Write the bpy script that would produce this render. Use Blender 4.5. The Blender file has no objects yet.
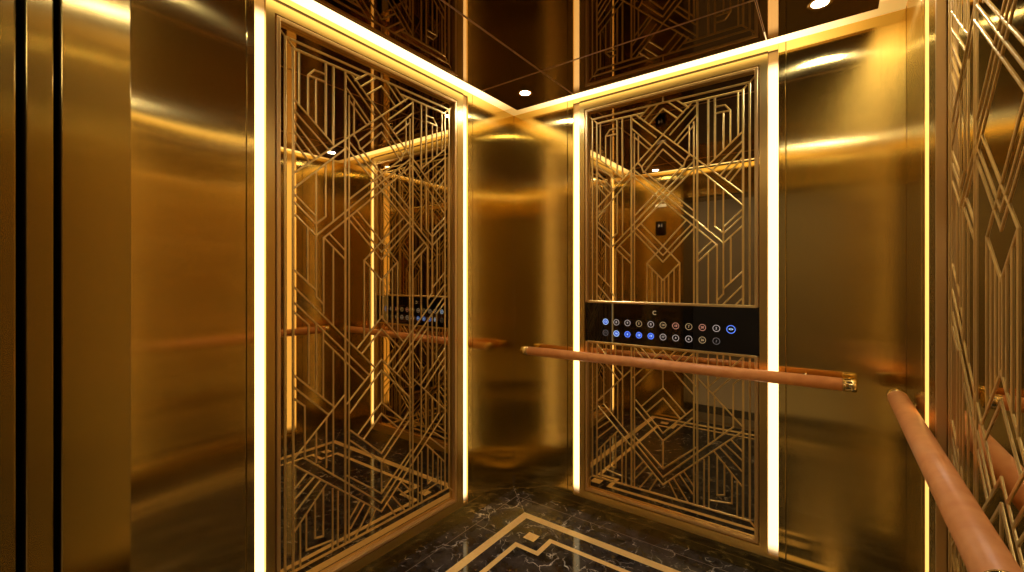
import bpy, bmesh, math, random
from mathutils import Vector, Matrix
random.seed(4)
C = bpy.context.scene.collection
PI = math.pi

# ------------------------------------------------------------------ room numbers (metres)
XA, YB, XC = -1.661, 2.291, 0.235          # left wall, back wall, right wall (inner faces)
YF = 0.260                                  # inner face of the front returns
JX, JR = -1.150, 0.125                      # door opening, left and right jamb
HC = 2.40                                   # underside of the mirrored canopy
WT = 2.47                                   # top of the wall cladding
EYE = 1.35

# ------------------------------------------------------------------ materials
def newmat(name):
    m = bpy.data.materials.new(name); m.use_nodes = True
    nt = m.node_tree; b = nt.nodes['Principled BSDF']
    return m, nt, b

def simple(name, col, rough=.4, metal=0., coat=0., spec=.5):
    m, nt, b = newmat(name)
    b.inputs['Base Color'].default_value = (*col, 1); b.inputs['Roughness'].default_value = rough
    b.inputs['Metallic'].default_value = metal; b.inputs['Coat Weight'].default_value = coat
    b.inputs['Specular IOR Level'].default_value = spec
    return m

def brushed(name, col, rough, aniso, wave=.0, wscale=1.3, seed=0., groove=0., metal=1.):
    """metal brushed so that highlights spread sideways; gentle sheet waviness"""
    m, nt, b = newmat(name); N, L = nt.nodes, nt.links
    b.inputs['Base Color'].default_value = (*col, 1); b.inputs['Metallic'].default_value = metal
    b.inputs['Anisotropic'].default_value = aniso
    geo = N.new('ShaderNodeNewGeometry'); tc = N.new('ShaderNodeTexCoord')
    cr = N.new('ShaderNodeVectorMath'); cr.operation = 'CROSS_PRODUCT'
    cr.inputs[1].default_value = (0.001, 0.002, 1)
    L.new(geo.outputs['True Normal'], cr.inputs[0])
    nm = N.new('ShaderNodeVectorMath'); nm.operation = 'NORMALIZE'
    L.new(cr.outputs[0], nm.inputs[0]); L.new(nm.outputs[0], b.inputs['Tangent'])
    # fine hair-line variation of the gloss
    mp = N.new('ShaderNodeMapping'); mp.inputs['Scale'].default_value = (3, 3, 90); L.new(tc.outputs['Object'], mp.inputs[0])
    n2 = N.new('ShaderNodeTexNoise'); n2.inputs['Scale'].default_value = 1.5; n2.inputs['Detail'].default_value = 3
    L.new(mp.outputs[0], n2.inputs['Vector'])
    mr = N.new('ShaderNodeMapRange'); mr.inputs['To Min'].default_value = rough * .97; mr.inputs['To Max'].default_value = rough * 1.03
    L.new(n2.outputs[0], mr.inputs[0]); L.new(mr.outputs[0], b.inputs['Roughness'])
    bpp = None
    if groove:
        mg = N.new('ShaderNodeMapping'); mg.inputs['Scale'].default_value = (1, 1, .004); L.new(tc.outputs['Object'], mg.inputs[0])
        ng = N.new('ShaderNodeTexNoise'); ng.inputs['Scale'].default_value = 700; ng.inputs['Detail'].default_value = 1; L.new(mg.outputs[0], ng.inputs['Vector'])
        bpp = N.new('ShaderNodeBump'); bpp.inputs['Strength'].default_value = 1; bpp.inputs['Distance'].default_value = groove
        L.new(ng.outputs[0], bpp.inputs['Height']); L.new(bpp.outputs[0], b.inputs['Normal'])
    if wave:
        mp2 = N.new('ShaderNodeMapping'); mp2.inputs['Location'].default_value = (seed, seed * 1.7, seed * .6)
        L.new(tc.outputs['Object'], mp2.inputs[0])
        n1 = N.new('ShaderNodeTexNoise'); n1.inputs['Scale'].default_value = wscale; n1.inputs['Detail'].default_value = .5
        L.new(mp2.outputs[0], n1.inputs['Vector'])
        bp = N.new('ShaderNodeBump'); bp.inputs['Strength'].default_value = 1; bp.inputs['Distance'].default_value = wave
        L.new(n1.outputs[0], bp.inputs['Height']); L.new(bp.outputs[0], b.inputs['Normal'])
        if bpp: L.new(bpp.outputs[0], bp.inputs['Normal'])
    return m

def emitter(name, col, strength, z0=None, z1=None, fade=.05, low=.0, base=(.7, .42, .12), axis='Z', bounce_col=None):
    """lamp diffuser; the light dies away towards the two ends of the strip"""
    m, nt, b = newmat(name); N, L = nt.nodes, nt.links
    b.inputs['Base Color'].default_value = (*base, 1); b.inputs['Roughness'].default_value = .9; b.inputs['Specular IOR Level'].default_value = .1
    b.inputs['Emission Color'].default_value = (*col, 1)
    b.inputs['Emission Strength'].default_value = strength
    if z0 is not None:
        tc = N.new('ShaderNodeTexCoord'); sp = N.new('ShaderNodeSeparateXYZ'); L.new(tc.outputs['Object'], sp.inputs[0])
        a = N.new('ShaderNodeMapRange'); a.interpolation_type = 'SMOOTHSTEP'
        a.inputs['From Min'].default_value = z0; a.inputs['From Max'].default_value = z0 + fade; L.new(sp.outputs[axis], a.inputs[0])
        c = N.new('ShaderNodeMapRange'); c.interpolation_type = 'SMOOTHSTEP'
        c.inputs['From Min'].default_value = z1; c.inputs['From Max'].default_value = z1 - fade; L.new(sp.outputs[axis], c.inputs[0])
        mu = N.new('ShaderNodeMath'); mu.operation = 'MULTIPLY'; L.new(a.outputs[0], mu.inputs[0]); L.new(c.outputs[0], mu.inputs[1])
        if bounce_col:  # ends glow in the tone of light reflected off brass
            mc = N.new('ShaderNodeMix'); mc.data_type = 'RGBA'; mc.inputs[6].default_value = (*bounce_col, 1); mc.inputs[7].default_value = (*col, 1)
            L.new(mu.outputs[0], mc.inputs[0]); L.new(mc.outputs[2], b.inputs['Emission Color'])
        r = N.new('ShaderNodeMapRange'); r.inputs['To Min'].default_value = low * strength; r.inputs['To Max'].default_value = strength
        L.new(mu.outputs[0], r.inputs[0]); L.new(r.outputs[0], b.inputs['Emission Strength'])
    return m

GOLD = (.78, .47, .125)
M = {}
M['wall'] = brushed('brushed_brass_wall', (.71, .53, .175), .135, 1.0, wave=.010, wscale=1.3, groove=.00012)
M['jamb'] = brushed('brushed_brass_dimmed', (.41, .30, .10), .19, 1.0, wave=.006, wscale=1.2, seed=3.1)  # brass with the jamb's dim reflection put into its colour
M['surround'] = brushed('satin_brass_surround', (.74, .54, .19), .33, .6)
M['trim'] = brushed('satin_brass_frame', (.82, .57, .25), .34, .0, metal=.85)
M['fret'] = brushed('fretwork_bronze', (.86, .63, .25), .33, .0, metal=.88)
M['dark'] = simple('dark_bronze_gap', (.16, .09, .03), .5, .6)
M['black'] = simple('black_void', (.004, .004, .004), .8)
M['mirror'] = simple('bronze_mirror', (.58, .45, .24), .012, 1)
M['canopy'] = simple('dark_bronze_mirror', (.25, .16, .065), .022, 1)
M['seam'] = simple('pale_bronze_seam', (.80, .52, .34), .4, .4)
M['glass'] = simple('black_glass', (.003, .003, .0035), .02, 0, .35, .7)
M['cap'] = brushed('rail_cap_brass', (.82, .62, .28), .14, .0)
M['backing'] = simple('wall_backing', (.06, .035, .015), .6)
M['cove_back'] = brushed('cove_brass', (.80, .52, .2), .35, .0)
M['white_trim'] = simple('white_lamp_ring', (.7, .66, .6), .35)
M['sill'] = brushed('door_sill_metal', (.35, .3, .22), .35, .0)
WARM = (1.0, .71, .33)
M['strip'] = emitter('warm_strip_diffuser', WARM, 2.5, .105, 2.345, .05, .03)
M['strip_amber'] = emitter('amber_strip_diffuser', (1, .56, .13), 1.35, .105, 2.345, .05, .03)
CV = (1.0, .77, .37)
M['cove_x'] = emitter('warm_cove_diffuser_back', CV, 2.5, XA + .02, XC - .02, .40, .24, axis='X', bounce_col=(1, .56, .13))  # gold end glow paints LED light bouncing off the corner brass
M['cove_y'] = emitter('warm_cove_diffuser_side', CV, 2.5, YF + .02, YB - .02, .40, .24, axis='Y', bounce_col=(1, .56, .13))
M['lamp'] = emitter('downlight_lens', (1, .92, .82), 240)
M['lobby_wall'] = simple('lobby_wall_stone', (.28, .22, .16), .45)
M['lobby_floor'] = simple('lobby_floor_stone', (.46, .38, .28), .3)
M['lobby_ceiling'] = simple('lobby_ceiling_paint', (.35, .32, .28), .7)

def rail_mat():
    m, nt, b = newmat('tan_leather_rail'); N, L = nt.nodes, nt.links
    tc = N.new('ShaderNodeTexCoord'); mp = N.new('ShaderNodeMapping'); mp.inputs['Scale'].default_value = (9, 9, 9)
    L.new(tc.outputs['Object'], mp.inputs[0])
    n = N.new('ShaderNodeTexNoise'); n.inputs['Scale'].default_value = 3; n.inputs['Detail'].default_value = 5; L.new(mp.outputs[0], n.inputs[0])
    r = N.new('ShaderNodeValToRGB'); r.color_ramp.elements[0].color = (.72, .29, .095, 1); r.color_ramp.elements[1].color = (.82, .37, .135, 1)
    r.color_ramp.elements[0].position = .3; r.color_ramp.elements[1].position = .7
    L.new(n.outputs[0], r.inputs[0]); L.new(r.outputs[0], b.inputs['Base Color'])
    b.inputs['Roughness'].default_value = .42; b.inputs['Coat Weight'].default_value = .15; b.inputs['Coat Roughness'].default_value = .3
    n2 = N.new('ShaderNodeTexNoise'); n2.inputs['Scale'].default_value = 260; L.new(tc.outputs['Object'], n2.inputs[0])
    bp = N.new('ShaderNodeBump'); bp.inputs['Strength'].default_value = .15; bp.inputs['Distance'].default_value = .0008
    L.new(n2.outputs[0], bp.inputs['Height']); L.new(bp.outputs[0], b.inputs['Normal'])
    return m
M['rail'] = rail_mat()

def marble():
    m, nt, b = newmat('black_veined_marble'); N, L = nt.nodes, nt.links
    tc = N.new('ShaderNodeTexCoord')
    def vein(scale, dist, lo, hi, seed, det=6):
        mp = N.new('ShaderNodeMapping'); mp.inputs['Location'].default_value = (seed, seed * .7, 0)
        L.new(tc.outputs['Object'], mp.inputs[0])
        w = N.new('ShaderNodeTexNoise'); w.inputs['Scale'].default_value = scale * .8; w.inputs['Detail'].default_value = det
        L.new(mp.outputs[0], w.inputs[0])
        mx = N.new('ShaderNodeMix'); mx.data_type = 'RGBA'; mx.blend_type = 'ADD'; mx.inputs[0].default_value = dist
        L.new(mp.outputs[0], mx.inputs[6]); L.new(w.outputs['Color'], mx.inputs[7])
        v = N.new('ShaderNodeTexVoronoi'); v.feature = 'DISTANCE_TO_EDGE'; v.inputs['Scale'].default_value = scale
        L.new(mx.outputs[2], v.inputs['Vector'])
        mr = N.new('ShaderNodeMapRange'); mr.inputs['From Min'].default_value = lo; mr.inputs['From Max'].default_value = hi
        mr.inputs['To Min'].default_value = 1; mr.inputs['To Max'].default_value = 0; L.new(v.outputs[0], mr.inputs[0])
        k = N.new('ShaderNodeTexNoise'); k.inputs['Scale'].default_value = scale * 1.4; k.inputs['Detail'].default_value = 3
        L.new(mp.outputs[0], k.inputs[0])
        kr = N.new('ShaderNodeMapRange'); kr.inputs['From Min'].default_value = .50; kr.inputs['From Max'].default_value = .70; L.new(k.outputs[0], kr.inputs[0])
        mu = N.new('ShaderNodeMath'); mu.operation = 'MULTIPLY'; L.new(mr.outputs[0], mu.inputs[0]); L.new(kr.outputs[0], mu.inputs[1])
        return mu.outputs[0]
    a = vein(4.5, .30, 0, .013, 2.3); c = vein(12, .16, 0, .028, 7.7); 
    mxx = N.new('ShaderNodeMath'); mxx.operation = 'MAXIMUM'; L.new(a, mxx.inputs[0]); L.new(c, mxx.inputs[1])
    cl = N.new('ShaderNodeTexNoise'); cl.inputs['Scale'].default_value = 9; cl.inputs['Detail'].default_value = 8; cl.inputs['Roughness'].default_value = .7
    L.new(tc.outputs['Object'], cl.inputs[0])
    cr = N.new('ShaderNodeValToRGB'); cr.color_ramp.elements[0].color = (.010, .009, .010, 1); cr.color_ramp.elements[1].color = (.085, .080, .084, 1)
    cr.color_ramp.elements[0].position = .42; cr.color_ramp.elements[1].position = .78
    L.new(cl.outputs[0], cr.inputs[0])
    mix = N.new('ShaderNodeMix'); mix.data_type = 'RGBA'; L.new(mxx.outputs[0], mix.inputs[0]); L.new(cr.outputs[0], mix.inputs[6])
    mix.inputs[7].default_value = (.85, .82, .80, 1)
    L.new(mix.outputs[2], b.inputs['Base Color']); b.inputs['Roughness'].default_value = .07
    b.inputs['Specular IOR Level'].default_value = .30
    return m
M['marble'] = marble()

def inlay():
    m, nt, b = newmat('gold_floor_inlay'); N, L = nt.nodes, nt.links
    tc = N.new('ShaderNodeTexCoord'); n = N.new('ShaderNodeTexNoise'); n.inputs['Scale'].default_value = 60; n.inputs['Detail'].default_value = 4
    L.new(tc.outputs['Object'], n.inputs[0]); r = N.new('ShaderNodeValToRGB')
    r.color_ramp.elements[0].color = (.84, .56, .20, 1); r.color_ramp.elements[1].color = (1, .80, .40, 1)
    L.new(n.outputs[0], r.inputs[0]); L.new(r.outputs[0], b.inputs['Base Color'])
    b.inputs['Metallic'].default_value = .25; b.inputs['Roughness'].default_value = .4
    return m
M['inlay'] = inlay()

def glow(name, col, s):
    return emitter(name, col, s, base=(.02, .02, .02))
M['b_white'] = glow('button_light_white', (.95, .76, .66), .5)
M['b_amber'] = glow('button_light_amber', (.95, .62, .28), .45)
M['b_orange'] = glow('button_light_orange', (1, .42, .26), .55)
M['b_dim'] = glow('button_light_dim', (.6, .5, .45), .22)
M['b_blue'] = glow('button_light_blue', (.12, .25, 1), 1.3)
M['b_pale'] = glow('button_light_pale_blue', (.55, .75, 1), 1.1)
M['b_fill'] = glow('button_fill_blue', (.03, .10, .75), .6)
M['b_face'] = simple('button_face_black', (.006, .006, .008), .2)

# ------------------------------------------------------------------ helpers
def obj(name, bm, mat, parent=None, bevel=0., smooth=False):
    me = bpy.data.meshes.new(name); bmesh.ops.recalc_face_normals(bm, faces=bm.faces)
    bm.to_mesh(me); bm.free(); me.materials.append(mat)
    if smooth:
        for p in me.polygons: p.use_smooth = True
    o = bpy.data.objects.new(name, me); C.objects.link(o)
    if parent: o.parent = parent; o.matrix_parent_inverse = parent.matrix_world.inverted()
    if bevel:
        bv = o.modifiers.new('edge', 'BEVEL'); bv.width = bevel; bv.segments = 2; bv.limit_method = 'ANGLE'
    return o
def empty(name, loc=(0, 0, 0)):
    o = bpy.data.objects.new(name, None); C.objects.link(o); o.location = loc; o.empty_display_size = .1
    o.matrix_world = Matrix.Translation(loc); return o
def tag(o, label, cat, group=None):
    o['label'] = label; o['category'] = cat
    if group: o['group'] = group
    return o
def structure(o): o['kind'] = 'structure'; return o
def box(bm, x0, x1, y0, y1, z0, z1):
    vs = [bm.verts.new((x, y, z)) for x in (x0, x1) for y in (y0, y1) for z in (z0, z1)]
    for f in ((0, 1, 3, 2), (4, 6, 7, 5), (0, 4, 5, 1), (2, 3, 7, 6), (0, 2, 6, 4), (1, 5, 7, 3)):
        bm.faces.new([vs[i] for i in f])
def tube(bm, p, q, prof, seg=40, caps=True):
    """surface of revolution round the axis p->q; prof = [(t metres from p, radius)]"""
    p, q = Vector(p), Vector(q); d = (q - p).normalized(); a = d.orthogonal().normalized(); b = d.cross(a)
    rings = [[bm.verts.new(p + d * t + (a * math.cos(2 * PI * k / seg) + b * math.sin(2 * PI * k / seg)) * r) for k in range(seg)] for t, r in prof]
    for r0, r1 in zip(rings, rings[1:]):
        for k in range(seg): bm.faces.new((r0[k], r0[(k + 1) % seg], r1[(k + 1) % seg], r1[k]))
    if caps: bm.faces.new(rings[0][::-1]); bm.faces.new(rings[-1])

class Wall:
    """coordinates on a wall: s along it, z up, n out of the face into the cab"""
    def __init__(self, origin, e, n): self.o, self.e, self.n = Vector(origin), Vector(e), Vector(n)
    def P(self, s, z, n): return self.o + self.e * s + Vector((0, 0, z)) + self.n * n
    def box(self, bm, s0, s1, z0, z1, n0, n1):
        vs = [bm.verts.new(self.P(s, z, n)) for s in (s0, s1) for z in (z0, z1) for n in (n0, n1)]
        for f in ((0, 1, 3, 2), (4, 6, 7, 5), (0, 4, 5, 1), (2, 3, 7, 6), (0, 2, 6, 4), (1, 5, 7, 3)):
            bm.faces.new([vs[i] for i in f])
    def bar(self, bm, a, b, w, n0, n1):
        a, b = Vector(a), Vector(b); d = (b - a)
        if d.length < 1e-5: return
        d.normalize(); a = a - d * w * .35; b = b + d * w * .35; q = Vector((-d.y, d.x))
        sec = [(-.5, n0), (-.5, n0 + (n1 - n0) * .6), (-.26, n1), (.26, n1), (.5, n0 + (n1 - n0) * .6), (.5, n0)]
        R = [[bm.verts.new(self.P((c + q * w * k).x, (c + q * w * k).y, nn)) for k, nn in sec] for c in (a, b)]
        m = len(sec)
        for i in range(m): bm.faces.new((R[0][i], R[0][(i + 1) % m], R[1][(i + 1) % m], R[1][i]))
        bm.faces.new(R[0][::-1]); bm.faces.new(R[1])

# ------------------------------------------------------------------ fretwork pattern (half; u 0 = frame edge .. 1 = centre line, v 0..1 up)
T, B_ = .0095, .0072          # thick and normal bar widths
SEG = [
 # border lines
 (.095, .972, .095, .042, T), (.095, .972, 1, .972, T), (.158, .960, .158, .042, T), (.095, .042, 1, .042, T),
 (.03, .986, .095, .972), (.125, .967, .158, .960), (.158, .958, .76, .958, T), (.76, .958, .72, .949), (1, .972, 1, .986),
 (.03, .028, .095, .042),
 # uprights and hooks at the top
 (.205, .958, .205, .862), (.280, .921, .280, .849), (.280, .921, .334, .935), (.334, .935, .434, .935), (.280, .921, .434, .921),
 (.348, .921, .348, .837), (.434, .958, .434, .822, T), (.503, .958, .503, .809, T), (.618, .958, .618, .042, T),
 (.655, .912, .655, .042), (.705, .905, .705, .836),
 # crossing pairs at the top
 (.163, .740, 1.335, .959), (.625, .950, .92, .893), (.625, .926, .87, .874), (.655, .904, .83, .868),
 (.714, .947, .841, .970), (.767, .938, .937, .970), (.832, .927, 1.0, .958),
 (.163, .713, .618, .807), (.163, .870, .505, .808), (.163, .850, .461, .796), (.163, .832, .383, .782), (.163, .815, .335, .775), (.163, .797, .292, .765),
 (1, .880, .745, .828), (1, .862, .78, .815), (.745, .828, .700, .840), (.745, .828, .767, .814),
 (.36, .636, 1.348, .823), (.418, .631, 1.382, .812), (.655, .710, 1.233, .817),
 # middle
 (.163, .704, .345, .669), (.163, .690, .345, .655), (.163, .669, .352, .633),
 (.350, .752, .350, .522), (.434, .770, .434, .671), (.434, .671, .355, .656), (.503, .783, .503, .664),
 (.277, .647, .277, .547), (.414, .631, .414, .490), (.461, .640, .618, .609), (.418, .631, .618, .592), (.503, .613, .503, .466),
 (.655, .670, 1, .595), (.687, .678, 1, .611), (.731, .691, 1.19, .592), (.81, .592, 1, .552),
 (.81, .590, .81, .432), (.873, .577, .873, .449), (.935, .565, .935, .460), (.983, .555, .983, .471),
 (.163, .571, .350, .533), (.350, .522, .414, .507), (.163, .541, .93, .371), (.163, .514, .86, .360), (.163, .497, .285, .472), (.285, .472, .285, .366),
 (.350, .474, .350, .347), (.411, .459, .411, .334), (.411, .442, .82, .349), (.740, .417, 1, .475), (.786, .405, 1, .450), (.503, .420, .503, .188),
 # lower part
 (.163, .386, .509, .313), (.163, .365, .461, .300), (.163, .345, .253, .327), (.253, .327, .253, .233), (.614, .331, .17, .240),
 (.350, .277, .350, .220), (.440, .296, .440, .203), (.635, .312, 1, .386), (.661, .292, 1, .364), (1, .364, 1, .297),
 (1, .297, .740, .244), (1, .273, .804, .232), (.67, .258, 1, .190), (.67, .238, 1, .172), (1, .172, 1, .106),
 (.635, .172, 1, .106), (.248, .235, 1, .086), (.17, .227, 1, .068),
 (.163, .185, .275, .206), (.163, .166, .335, .194), (.163, .142, .385, .184), (.163, .110, .440, .172),
 (.215, .121, .215, .042), (.265, .131, .265, .068), (.265, .068, .497, .062), (.340, .152, .340, .082), (.412, .166, .412, .078), (.340, .082, .412, .078),
 (.497, .158, .497, .042), (.547, .149, .547, .042), (.767, .112, .661, .085), (.813, .102, .67, .066), (.879, .090, .71, .042), (.93, .078, .83, .042),
]
MZ0, MZ1 = .1295, 2.338
def fretwork(wall, s0, s1, cut=None, h=.0026):
    bm = bmesh.new(); half = (s1 - s0) / 2; mid = (s0 + s1) / 2; k = 0
    for seg in SEG:
        u0, v0, u1, v1 = seg[:4]; w = seg[4] if len(seg) > 4 else B_
        for sg in (-1, 1):
            if sg == 1 and u0 == 1 and u1 == 1: continue
            a = Vector((mid + sg * (u0 - 1) * half, MZ0 + v0 * (MZ1 - MZ0))); b = Vector((mid + sg * (u1 - 1) * half, MZ0 + v1 * (MZ1 - MZ0)))
            pieces = [(a, b)]
            if cut:
                z0, z1 = cut; lo, hi = (a, b) if a.y <= b.y else (b, a); pieces = []
                at = lambda z: lo + (hi - lo) * ((z - lo.y) / (hi.y - lo.y))
                if lo.y < z0: pieces.append((lo, hi if hi.y <= z0 else at(z0)))
                if hi.y > z1: pieces.append((lo if lo.y >= z1 else at(z1), hi))
            for p, q in pieces:
                k += 1; wall.bar(bm, p, q, w, -.0188, -.0188 + h + (k % 17) * .00004)
    if cut:
        for z in (cut[0] - .004, cut[1] + .004): wall.bar(bm, (s0 + .02, z), (s1 - .02, z), .016, -.0185, -.011)
    return bm

# ------------------------------------------------------------------ the walls
def build_wall(side, wall, L, seams, strips, sw, frame, labels, cut=None, ends=(0, 0), lamp='strip'):
    """cladding, light strips, framed mirror with fretwork, skirting. s runs 0..L"""
    bm = bmesh.new(); wall.box(bm, -.03 * ends[0], L + .03 * ends[1], 0, WT, -.09, -.045)
    w = structure(obj('wall_' + side, bm, M['backing']))
    z0 = .088; g = .0012; (s0, s1), (t0, t1), (f0, f1) = seams, strips, frame; h = sw / 2
    for a, b in ((0, s0 - g), (s0 + g, t0 - h), (t1 + h, s1 - g), (s1 + g, L)):
        if b - a < .01: continue
        bm = bmesh.new(); wall.box(bm, a, b, z0, WT, -.025, 0)
        obj('cladding_panel', bm, M['wall'], w, .0012)
    bm = bmesh.new(); wall.box(bm, 0, L, 0, z0 - .003, -.025, -.004)
    structure(obj('baseboard_' + side, bm, M['wall'], None, .001))
    # light strips
    for i, t in enumerate((t0, t1)):
        r = empty('light_strip', wall.P(t, .098, -.02)); tag(r, labels[i], 'light strip', 'vertical warm light strips set into the brass walls')
        bm = bmesh.new(); wall.box(bm, t - h + .0004, t + h - .0004, z0, WT, -.040, -.020)
        wall.box(bm, t - h + .0004, t + h - .0004, z0, .100, -.020, -.001); wall.box(bm, t - h + .0004, t + h - .0004, 2.388, WT, -.020, -.001)
        obj('channel', bm, M['surround'], r)
        bm = bmesh.new(); wall.box(bm, t - h + .001, t + h - .001, .101, 2.387, -.0195, -.0015 if side == 'right' else -.010)
        d = obj('diffuser', bm, M[lamp], r)
    # framed mirror
    r = empty('mirror_panel', wall.P((f0 + f1) / 2, z0, 0)); tag(r, labels[2], 'mirror panel')
    bm = bmesh.new(); a, b = t0 + h, t1 - h
    wall.box(bm, a, f0, z0, 2.380, -.025, 0); wall.box(bm, f1, b, z0, 2.380, -.025, 0)
    wall.box(bm, f0, f1, z0, MZ0, -.025, 0); wall.box(bm, f0, f1, MZ1, 2.380, -.025, 0)
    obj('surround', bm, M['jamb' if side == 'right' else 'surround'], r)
    bm = bmesh.new(); wall.box(bm, a, b, 2.3815, 2.391, -.025, -.003); obj('top_rail', bm, M['dark'], r)
    bm = bmesh.new(); wall.box(bm, a, b, 2.3915, WT, -.025, 0); obj('top_cladding', bm, M['surround'], r)
    bm = bmesh.new(); wall.box(bm, f0 + .001, f1 - .001, MZ0 + .001, MZ1 - .001, -.024, -.019); obj('mirror', bm, M['mirror'], r)
    bm = bmesh.new(); e = .006; q = .0145
    spans = ((MZ0 + e, cut[0] - .001), (cut[1] + .001, MZ1 - e)) if cut else ((MZ0 + e, MZ1 - e),)
    sides = [(x, x + q, y0, y1) for x in (f0 + e, f1 - e - q) for y0, y1 in spans]
    for (x0, x1, y0, y1) in (*sides,
                             (f0 + e + q, f1 - e - q, MZ0 + e, MZ0 + e + q), (f0 + e + q, f1 - e - q, MZ1 - e - q, MZ1 - e)):
        wall.box(bm, x0, x1, y0, y1, -.0188, .003)
    obj('frame', bm, M['trim'], r, .002)
    obj('fretwork', fretwork(wall, f0, f1, cut, .0017 if side == 'right' else .0026), M['fret'], r)
    return w, r

GR = 'vertical warm light strips set into the brass walls'
wA = Wall((XA, YF, 0), (0, 1, 0), (1, 0, 0)); LA = YB - YF
wB = Wall((XA, YB, 0), (1, 0, 0), (0, -1, 0)); LB = XC - XA
wC = Wall((XC, YF, 0), (0, 1, 0), (-1, 0, 0))
CZ = (.998, 1.221)
build_wall('left', wA, LA, (.688 - YF, 1.887 - YF), (.735 - YF, 1.828 - YF), .038, (.786 - YF, 1.761 - YF),
    ('Glowing strip at the near edge of the left mirror panel', 'Glowing strip beside the left mirror panel, on its corner side',
     'Tall mirror with gold art deco fretwork on the left wall, no buttons on it'), ends=(0, 1))
build_wall('back', wB, LB, (-1.268 - XA, -.165 - XA), (-1.210 - XA, -.2145 - XA), .041, (-1.157 - XA, -.268 - XA),
    ('Slim glowing strip on the back wall between the corner and the button panel', 'Wide glowing strip on the back wall, right of the button panel',
     'Gold fretwork mirror on the back wall with the black button panel across it'), cut=CZ)
build_wall('right', wC, LA, (.53 - YF, 1.925 - YF), (.60 - YF, 1.835 - YF), .078, (.70 - YF, 1.682 - YF),
    ('Glowing strip on the right wall, near the door, seen only by reflection', 'Amber glowing strip on the right wall where the short handrail begins',
     'Gold fretwork mirror on the right wall behind the leaning-in handrail, seen at a grazing angle'), ends=(0, 1), lamp='strip_amber')

# front returns, header, door edge, sill
bm = bmesh.new(); box(bm, XA, JX - .0204, .1595, YF, 0, WT); structure(obj('wall_front', bm, M['wall'], None, .003))
bm = bmesh.new(); box(bm, JX - .02, JX, .1595, YF, 0, WT); structure(obj('trim_5', bm, M['jamb'], None, .002))  # jamb face of the column, darkened by colour for its dim reflection
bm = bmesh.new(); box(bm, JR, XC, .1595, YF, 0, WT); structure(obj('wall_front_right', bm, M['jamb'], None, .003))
bm = bmesh.new(); box(bm, JX, JR, .1595, .19, 2.15, WT); structure(obj('trim_1', bm, M['wall'], None, .002))
def door(name, x0, x1, label):
    r = empty(name, ((x0 + x1) / 2, .133, 0)); tag(r, label, 'lift door')
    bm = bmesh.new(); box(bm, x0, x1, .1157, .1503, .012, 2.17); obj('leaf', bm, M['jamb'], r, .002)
    bm = bmesh.new(); box(bm, x0 + .02, x1 - .02, .125, .14, 2.17, 2.20); obj('hanger', bm, M['dark'], r)
door('sliding_door', XA - .25, JX - .002, 'Brass sliding door slid open, edge showing as the slim band between the two black slots')
bm = bmesh.new(); box(bm, XA - .3, JX - .004, -.14, .1050, 0, 2.6); box(bm, JR + .004, XC + .6, -.14, .1050, 0, 2.6)
box(bm, JX - .004, JR + .004, -.14, .1050, 2.15, 2.6)
structure(obj('wall_landing', bm, M['jamb'], None, .003))
# dark inside of the door pocket
bm = bmesh.new(); box(bm, JX - .10, JX - .095, .1053, .1154, 0, 2.45); box(bm, JX - .10, JX - .095, .1508, .1592, 0, 2.45)
structure(obj('trim_2', bm, M['black']))

# ------------------------------------------------------------------ floor
FX0, FX1, FY0, FY1 = XA - .03, XC + .03, .20, YB + .03
bm = bmesh.new(); box(bm, FX0, FX1, FY0, FY1, -.04, 0)
floor = structure(obj('floor', bm, M['marble']))
def ring(bm, path, w, z0=-.0005, z1=.0009):
    """mitred flat band whose outer edge follows the closed path (counter-clockwise)"""
    n = len(path); inn = []
    for i in range(n):
        p, c, q = Vector(path[i - 1]), Vector(path[i]), Vector(path[(i + 1) % n])
        d0, d1 = (c - p).normalized(), (q - c).normalized(); n0, n1 = Vector((-d0.y, d0.x)), Vector((-d1.y, d1.x))
        inn.append(c + (n0 + n1) * w / (1 + n0.dot(n1)))
    V = lambda p, z: bm.verts.new((p[0], p[1], z))
    o0 = [V(p, z0) for p in path]; o1 = [V(p, z1) for p in path]; i0 = [V(p, z0) for p in inn]; i1 = [V(p, z1) for p in inn]
    for i in range(n):
        j = (i + 1) % n
        for f in ((o1[i], o1[j], i1[j], i1[i]), (o0[i], i0[i], i0[j], o0[j]), (o0[i], o0[j], o1[j], o1[i]), (i0[i], i1[i], i1[j], i0[j])): bm.faces.new(f)
ox0, ox1, oy0, oy1 = -1.442, .016, .29, 2.092
bm = bmesh.new(); ring(bm, [(ox0, oy0), (ox1, oy0), (ox1, oy1), (ox0, oy1)], .045)
obj('inlay_band', bm, M['inlay'], floor)
a0, a1, b0, b1, s = -1.315, -.111, .40, 1.955, .128
bm = bmesh.new()
ring(bm, [(a0 + s, b0), (a1 - s, b0), (a1 - s, b0 + s), (a1, b0 + s), (a1, b1 - s), (a1 - s, b1 - s), (a1 - s, b1), (a0 + s, b1), (a0 + s, b1 - s), (a0, b1 - s), (a0, b0 + s), (a0 + s, b0 + s)], .027)
obj('inlay_line', bm, M['inlay'], floor)
for cx in (-1.274, -.152):
    for cy in (1.913, .442):
        bm = bmesh.new(); box(bm, cx - .033, cx + .033, cy - .03, cy + .03, -.0005, .0009); obj('inlay_square', bm, M['inlay'], floor)
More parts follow.
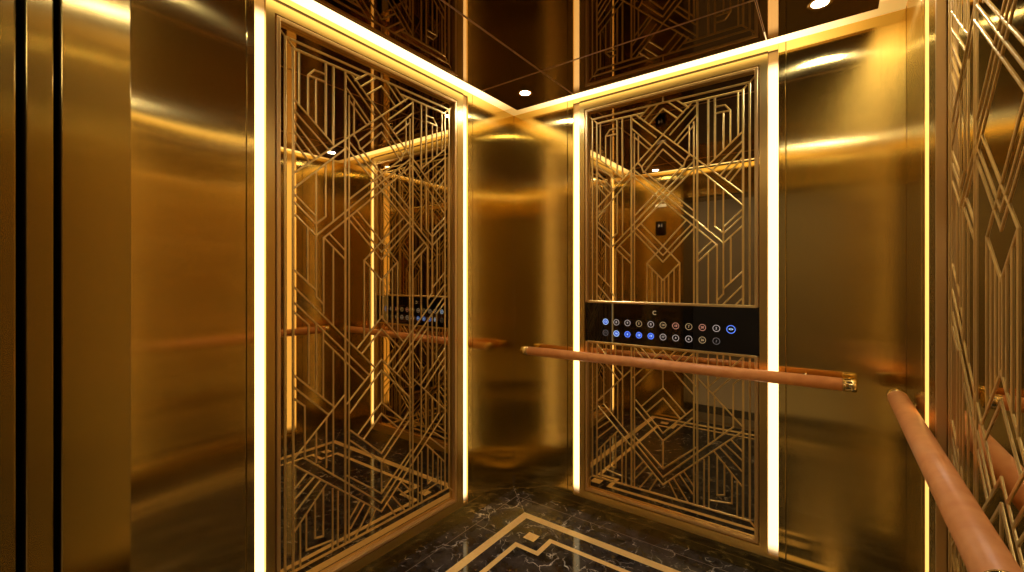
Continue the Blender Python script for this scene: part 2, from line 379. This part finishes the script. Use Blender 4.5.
# joints between the marble slabs
bm = bmesh.new()
M['joint'] = simple('marble_joint', (.22, .18, .15), .4)
for (p, q) in (((-1.655, 2.285), (-1.442, 2.092)), ((-1.59, .265), (-1.59, 2.22)), ((-1.59, 2.22), (.17, 2.22)), ((.17, 2.22), (.17, .265)), ((-1.2, 2.22), (-1.2, 2.094)), ((-.23, 2.22), (-.23, 2.094)),
               ((.22, 2.28), (.016, 2.092)), ((-1.59, 1.83), (-1.443, 1.83)), ((-1.59, .9), (-1.443, .9))):
    p, q = Vector(p), Vector(q); d = (q - p).normalized(); m_ = Vector((-d.y, d.x)) * .0011
    vs = [bm.verts.new((c.x, c.y, z)) for c in (p + m_, p - m_, q - m_, q + m_) for z in (-.0004, .0003)]
    for f in ((0, 2, 4, 6), (1, 3, 5, 7), (0, 1, 3, 2), (2, 3, 5, 4), (4, 5, 7, 6), (6, 7, 1, 0)): bm.faces.new([vs[i] for i in f])
obj('slab_joint', bm, M['joint'], floor)
bm = bmesh.new(); box(bm, JX - .3, JR + .3, -.14, .198, -.04, -.002)
for y in (.11, .133, .155): box(bm, JX, JR, y - .002, y + .002, -.002, .001)
structure(obj('trim_3', bm, M['sill']))

# ------------------------------------------------------------------ ceiling: slab above, mirrored canopy hung below it, cove lights in the gap
bm = bmesh.new(); box(bm, XA - .09, XC + .09, .0, YB + .09, 2.475, 2.52); structure(obj('ceiling', bm, M['cove_back']))
can = empty('ceiling_canopy', ((XA + XC) / 2, 1.25, HC)); tag(can, 'Dark bronze mirrored ceiling canopy divided by thin pale seams', 'ceiling canopy')
G = .09; cx = [XA + G, -1.180, -.231, XC - G]; cy = [YF + G, .62, 1.858, YB - G]; sg = .0015
for i in range(3):
    for j in range(3):
        bm = bmesh.new(); box(bm, cx[i] + (sg if i else 0), cx[i + 1] - (sg if i < 2 else 0), cy[j] + (sg if j else 0), cy[j + 1] - (sg if j < 2 else 0), HC, HC + .018)
        obj('mirror_tile', bm, M['canopy'], can)
bm = bmesh.new()
for off in (-.0028, .0028):
    for x in cx[1:3]: box(bm, x + off - .0011, x + off + .0011, cy[0], cy[3], HC - .0012, HC + .004)
    for y in cy[1:3]: box(bm, cx[0], cx[3], y + off - .0011, y + off + .0011, HC - .0010, HC + .004)
obj('seam_trim', bm, M['seam'], can)
bm = bmesh.new(); box(bm, cx[0] + .04, cx[3] - .04, cy[0] + .04, cy[3] - .04, HC + .019, 2.474); obj('support_box', bm, M['backing'], can)

def cove(x0, x1, y0, y1, label, mk):
    o = empty('cove_light', ((x0 + x1) / 2, (y0 + y1) / 2, HC + .03)); tag(o, label, 'cove light', 'warm cove lights in the gap round the ceiling canopy')
    bm = bmesh.new(); box(bm, x0, x1, y0, y1, HC + .012, HC + .030); obj('diffuser', bm, M[mk], o)
    bm = bmesh.new(); box(bm, x0 + .01, x1 - .01, y0 + .01, y1 - .01, HC + .031, 2.474); obj('housing', bm, M['backing'], o)
e = .003; k = .03
cove(XA + .002, XC - .002, YB - G - .02, YB - .002, 'Warm cove light along the top of the back wall', 'cove_x')
cove(XA + .002, XA + G + .02, YF + G + .022, YB - G - .022, 'Warm cove light along the top of the left wall', 'cove_y')
cove(XC - G - .02, XC - .002, YF + G + .022, YB - G - .022, 'Warm cove light along the top of the right wall', 'cove_y')
cove(XA + .002, XC - .002, YF + .002, YF + G + .02, 'Warm cove light above the door, seen in the mirrors', 'cove_x')

def downlight(x, y, label):
    r = empty('downlight', (x, y, HC)); tag(r, label, 'downlight', 'small round downlights in the corners of the ceiling canopy')
    bm = bmesh.new(); seg = 48
    prof = [(.040, HC - .0005), (.041, HC - .003), (.036, HC - .0045), (.029, HC - .003), (.027, HC - .001)]
    rings = [[bm.verts.new((x + rr * math.cos(2 * PI * i / seg), y + rr * math.sin(2 * PI * i / seg), z)) for i in range(seg)] for rr, z in prof]
    for r0, r1 in zip(rings, rings[1:]):
        for i in range(seg): bm.faces.new((r0[i], r0[(i + 1) % seg], r1[(i + 1) % seg], r1[i]))
    obj('trim_ring', bm, M['cap'], r, smooth=True)
    bm = bmesh.new(); tube(bm, (x, y, HC - .0025), (x, y, HC), [(0, .020), (.0008, .0265), (.0022, .0268)], 32); obj('lens', bm, M['lamp'], r)
    ld = bpy.data.lights.new('downlight_beam', 'SPOT'); ld.energy = 8; ld.color = (1, .91, .80); ld.spot_size = math.radians(105); ld.spot_blend = .9; ld.shadow_soft_size = .022
    lo = bpy.data.objects.new('downlight_beam', ld); C.objects.link(lo); lo.location = (0, 0, -.008); lo.parent = r
downlight(-1.390, 2.024, 'Small bright downlight above the far corner of the cab')
downlight(-.036, 2.026, 'Bright downlight above the end of the back handrail')
downlight(-1.36, .44, 'Downlight over the front column, seen in the back mirror')
downlight(-.036, .44, 'Downlight over the door side, near the right wall')

# ------------------------------------------------------------------ handrails
def cap_profile(L, r): return [(0, r * .92), (.002, r * 1.0), (.004, r * 1.03), (L - .009, r * 1.03), (L - .008, r * .98), (L - .006, r * .98), (L - .005, r * 1.03), (L - .001, r * 1.03), (L, r * 1.0)]
def handrail(p, q, r, wallpt, brackets, label):
    p, q = Vector(p), Vector(q); d = (q - p).normalized(); L = (q - p).length
    root = empty('handrail', (p + q) / 2); tag(root, label, 'handrail')
    bm = bmesh.new(); tube(bm, p + d * .045, q - d * .045, [(0, r), (L - .09, r)], 64); o = obj('grip', bm, M['rail'], root, smooth=False)
    for pl in o.data.polygons: pl.use_smooth = len(pl.vertices) == 4
    for a, s_ in ((p, d), (q, -d)):
        bm = bmesh.new(); tube(bm, a, a + s_ * .046, cap_profile(.046, r), 64); o = obj('end_cap', bm, M['cap'], root)
        for pl in o.data.polygons: pl.use_smooth = len(pl.vertices) == 4
    for t in brackets:
        c = p + d * t; w_ = Vector(wallpt(c)); bm = bmesh.new()
        dist = (w_ - c).length
        st = c + (w_ - c).normalized() * (r * .8)
        Ln = (w_ - st).length
        tube(bm, st, w_, [(0, .0075), (Ln - .007, .0075), (Ln - .0065, .017), (Ln, .018)], 28)
        o = obj('bracket', bm, M['cap'], root)
        for pl in o.data.polygons: pl.use_smooth = len(pl.vertices) == 4
handrail((-1.543, 2.218, .917), (.081, 2.218, .927), .026, lambda c: (c.x, YB, c.z - .0), (.18, .81, 1.45), 'Tan leather handrail with brass ends crossing the back wall under the buttons')
handrail((.193, 2.14, .922), (.193, .836, .922), .0295, lambda c: (XC, c.y, c.z - .02), (.075, 1.25), 'Thick tan leather handrail running toward the viewer along the right wall')

# ------------------------------------------------------------------ control panel
def text_obj(name, s, size, mat, parent, wall, sx, z, n, flip=1):
    cu = bpy.data.curves.new(name, 'FONT'); cu.body = s; cu.size = size; cu.align_x = 'CENTER'; cu.align_y = 'CENTER'; cu.extrude = .0003; cu.offset = .0002
    t = bpy.data.objects.new('tmp', cu); C.objects.link(t)
    dg = bpy.context.evaluated_depsgraph_get(); me = bpy.data.meshes.new_from_object(t.evaluated_get(dg)); bpy.data.objects.remove(t)
    me.transform(Matrix(((wall.e.x * flip, 0, wall.n.x, 0), (wall.e.y * flip, 0, wall.n.y, 0), (0, 1, 0, 0), (0, 0, 0, 1))))
    me.transform(Matrix.Translation(wall.P(sx, z, n))); me.materials.clear(); me.materials.append(mat); me.name = name
    o = bpy.data.objects.new(name, me); C.objects.link(o); o.parent = parent; o.matrix_parent_inverse = parent.matrix_world.inverted(); return o
f0, f1 = -1.157 - XA, -.268 - XA
pc = empty('control_panel', wB.P((f0 + f1) / 2, CZ[0], 0)); tag(pc, 'Wide black glass control panel with two rows of round lit buttons', 'control panel')
bm = bmesh.new(); wB.box(bm, f0 + .0035, f1 - .0035, CZ[0], CZ[1], -.0186, -.012); obj('glass_plate', bm, M['glass'], pc, .001)
_N = 4.5e-3
def px2(x, y):           # measured spots on the back wall -> s, z
    th = math.radians(36.2); c_, s_ = math.cos(th), math.sin(th); t = (x - 512) / 437; d = YB / (c_ + t * s_)
    return d * (-s_ + t * c_) - XA, EYE + (280 - y) / 437 * d
R1 = [('12', 'pale', 'b'), ('8', 'w', ''), ('9', 'w', ''), ('5', 'a', ''), ('8', 'w', ''), ('14', 'a', ''), ('18', 'o', ''), ('7', 'a', ''), ('20', 'o', ''), ('2', 'w', '')]
R2 = [('11', 'd', ''), ('16', 'pale', 'b'), ('4', 'pale', 'b'), ('10', 'pale', 'b'), ('19', 'pale', 'b'), ('17', 'w', ''), ('4', 'w', ''), ('6', 'w', ''), ('26', 'a', ''), ('3', 'd', '')]
mats = {'w': 'b_white', 'a': 'b_amber', 'o': 'b_orange', 'd': 'b_dim', 'pale': 'b_pale', 'blue': 'b_blue'}
def button(s, z, r, txt, key, fill, ring_key=None):
    bm = bmesh.new(); tube(bm, wB.P(s, z, -.0119), wB.P(s, z, -.0110), [(0, r * .86), (.0007, r * .86)], 32)
    b = obj('button', bm, M['b_fill'] if fill == 'b' else M['b_face'], pc)
    bm = bmesh.new(); seg = 40
    R = [[bm.verts.new(wB.P(s + rr * math.cos(2 * PI * i / seg), z + rr * math.sin(2 * PI * i / seg), nn)) for i in range(seg)] for rr, nn in ((r * .87, -.0119), (r * .89, -.0106), (r, -.0106), (r * 1.01, -.0119))]
    for r0, r1 in zip(R, R[1:]):
        for i in range(seg): bm.faces.new((r0[i], r0[(i + 1) % seg], r1[(i + 1) % seg], r1[i]))
    obj('light_ring', bm, M[mats[ring_key or key]], b)
    text_obj('numeral', txt, r * .95, M[mats[key]], b, wB, s, z, -.0108)
sA, _ = px2(604.7, 322); sZ, _ = px2(715.8, 328)
zA1 = px2(604.7, 322.1)[1]; zA2 = px2(604.7, 333.2)[1]; zB1 = px2(715.8, 328.2)[1]; zB2 = px2(715.8, 341.)[1]
for i in range(10):
    f = i / 9; s_ = sA + (sZ - sA) * f
    for z, (tx, key, fl) in (((zA1 + zB1) / 2, R1[i]), ((zA2 + zB2) / 2, R2[i])):
        button(s_, z, .0165, tx, key, fl, 'blue' if fl and i > 1 else None)
s_, z_ = px2(730.5, 329.2); button(s_, (zA1 + zB1) / 2 - .001, .0195, '<>', 'pale', '', 'blue')
s_, z_ = px2(653.7, 313.2); text_obj('floor_indicator', 'C', .030, M['b_amber'], pc, wB, s_, z_, -.0108)

# indicator display and plate on the front column (seen in the back mirror)
wF = Wall((XA, YF, 0), (1, 0, 0), (0, 1, 0))
ds = -1.365 - XA
r = empty('floor_display', wF.P(ds, 1.79, 0)); tag(r, 'Small black floor display on the front column, seen in the back mirror', 'floor display')
bm = bmesh.new(); wF.box(bm, ds - .05, ds + .05, 1.79, 1.93, .0005, .012); obj('screen', bm, M['glass'], r, .002)
text_obj('numeral', '14', .05, M['b_white'], r, wF, ds, 1.885, .0124, -1)
bm = bmesh.new(); wF.box(bm, ds - .055, ds + .055, 2.07, 2.10, -.001, .006)
o = obj('notice_plate', bm, M['white_trim'], None, .001); tag(o, 'Small pale plate above the floor display on the front column', 'plate')

# ------------------------------------------------------------------ lift lobby behind the open door
bm = bmesh.new(); box(bm, -3.6, 2.4, -2.9, -.14, -.05, -.004); structure(obj('floor_lobby', bm, M['lobby_floor']))
bm = bmesh.new(); box(bm, -3.6, 2.4, -.42, -.14, -.004, -.001); structure(obj('trim_4', bm, simple('dark_threshold_stone', (.03, .026, .022), .25)))
bm = bmesh.new(); box(bm, -3.6, 2.4, -3.0, -2.9, -.05, 2.7); structure(obj('wall_lobby', bm, M['lobby_wall']))
bm = bmesh.new(); box(bm, -3.7, -3.6, -3., -.14, -.05, 2.7); box(bm, 2.4, 2.5, -3., -.14, -.05, 2.7)
box(bm, -3.6, XA - .3, -.14, -.10, 0, 2.7); box(bm, XC + .6, 2.4, -.14, -.10, 0, 2.7); box(bm, -3.6, 2.4, -.14, -.10, 2.6, 2.7)
structure(obj('wall_lobby_side', bm, M['lobby_wall']))
bm = bmesh.new(); box(bm, -3.6, 2.4, -3., -.10, 2.7, 2.75); structure(obj('ceiling_lobby', bm, M['lobby_ceiling']))
bm = bmesh.new(); box(bm, -3.0, 1.8, -1.66, -1.60, 2.685, 2.699)
o = obj('ceiling_light_line', bm, emitter('lobby_lamp', (1, .84, .62), 30.0)); tag(o, 'Long slim ceiling lamp in the lobby, seen through the mirrors', 'ceiling light')

# ------------------------------------------------------------------ camera, world, view
cam = bpy.data.cameras.new('camera'); co = bpy.data.objects.new('camera', cam); C.objects.link(co)
co.location = (0, 0, EYE); co.rotation_euler = (PI / 2, 0, math.radians(36.2))
cam.sensor_width = 36; cam.lens = 437 / 1024 * 36; cam.shift_y = -6 / 1024; cam.clip_start = .02
sc = bpy.context.scene; sc.camera = co
w = bpy.data.worlds.new('world'); sc.world = w; w.use_nodes = True
w.node_tree.nodes['Background'].inputs[0].default_value = (.02, .015, .01, 1)
sc.view_settings.view_transform = 'Standard'; sc.view_settings.look = 'None'; sc.view_settings.exposure = .1; sc.view_settings.gamma = 1
sc.view_settings.use_curve_mapping = False
cy_ = sc.cycles
cy_.use_denoising = True
cy_.max_bounces = 14; cy_.glossy_bounces = 12; cy_.diffuse_bounces = 4; cy_.caustics_reflective = True
cy_.blur_glossy = .3; cy_.sample_clamp_indirect = 6; cy_.use_adaptive_sampling = False
try: cy_.denoiser = 'OPENIMAGEDENOISE'
except Exception: pass
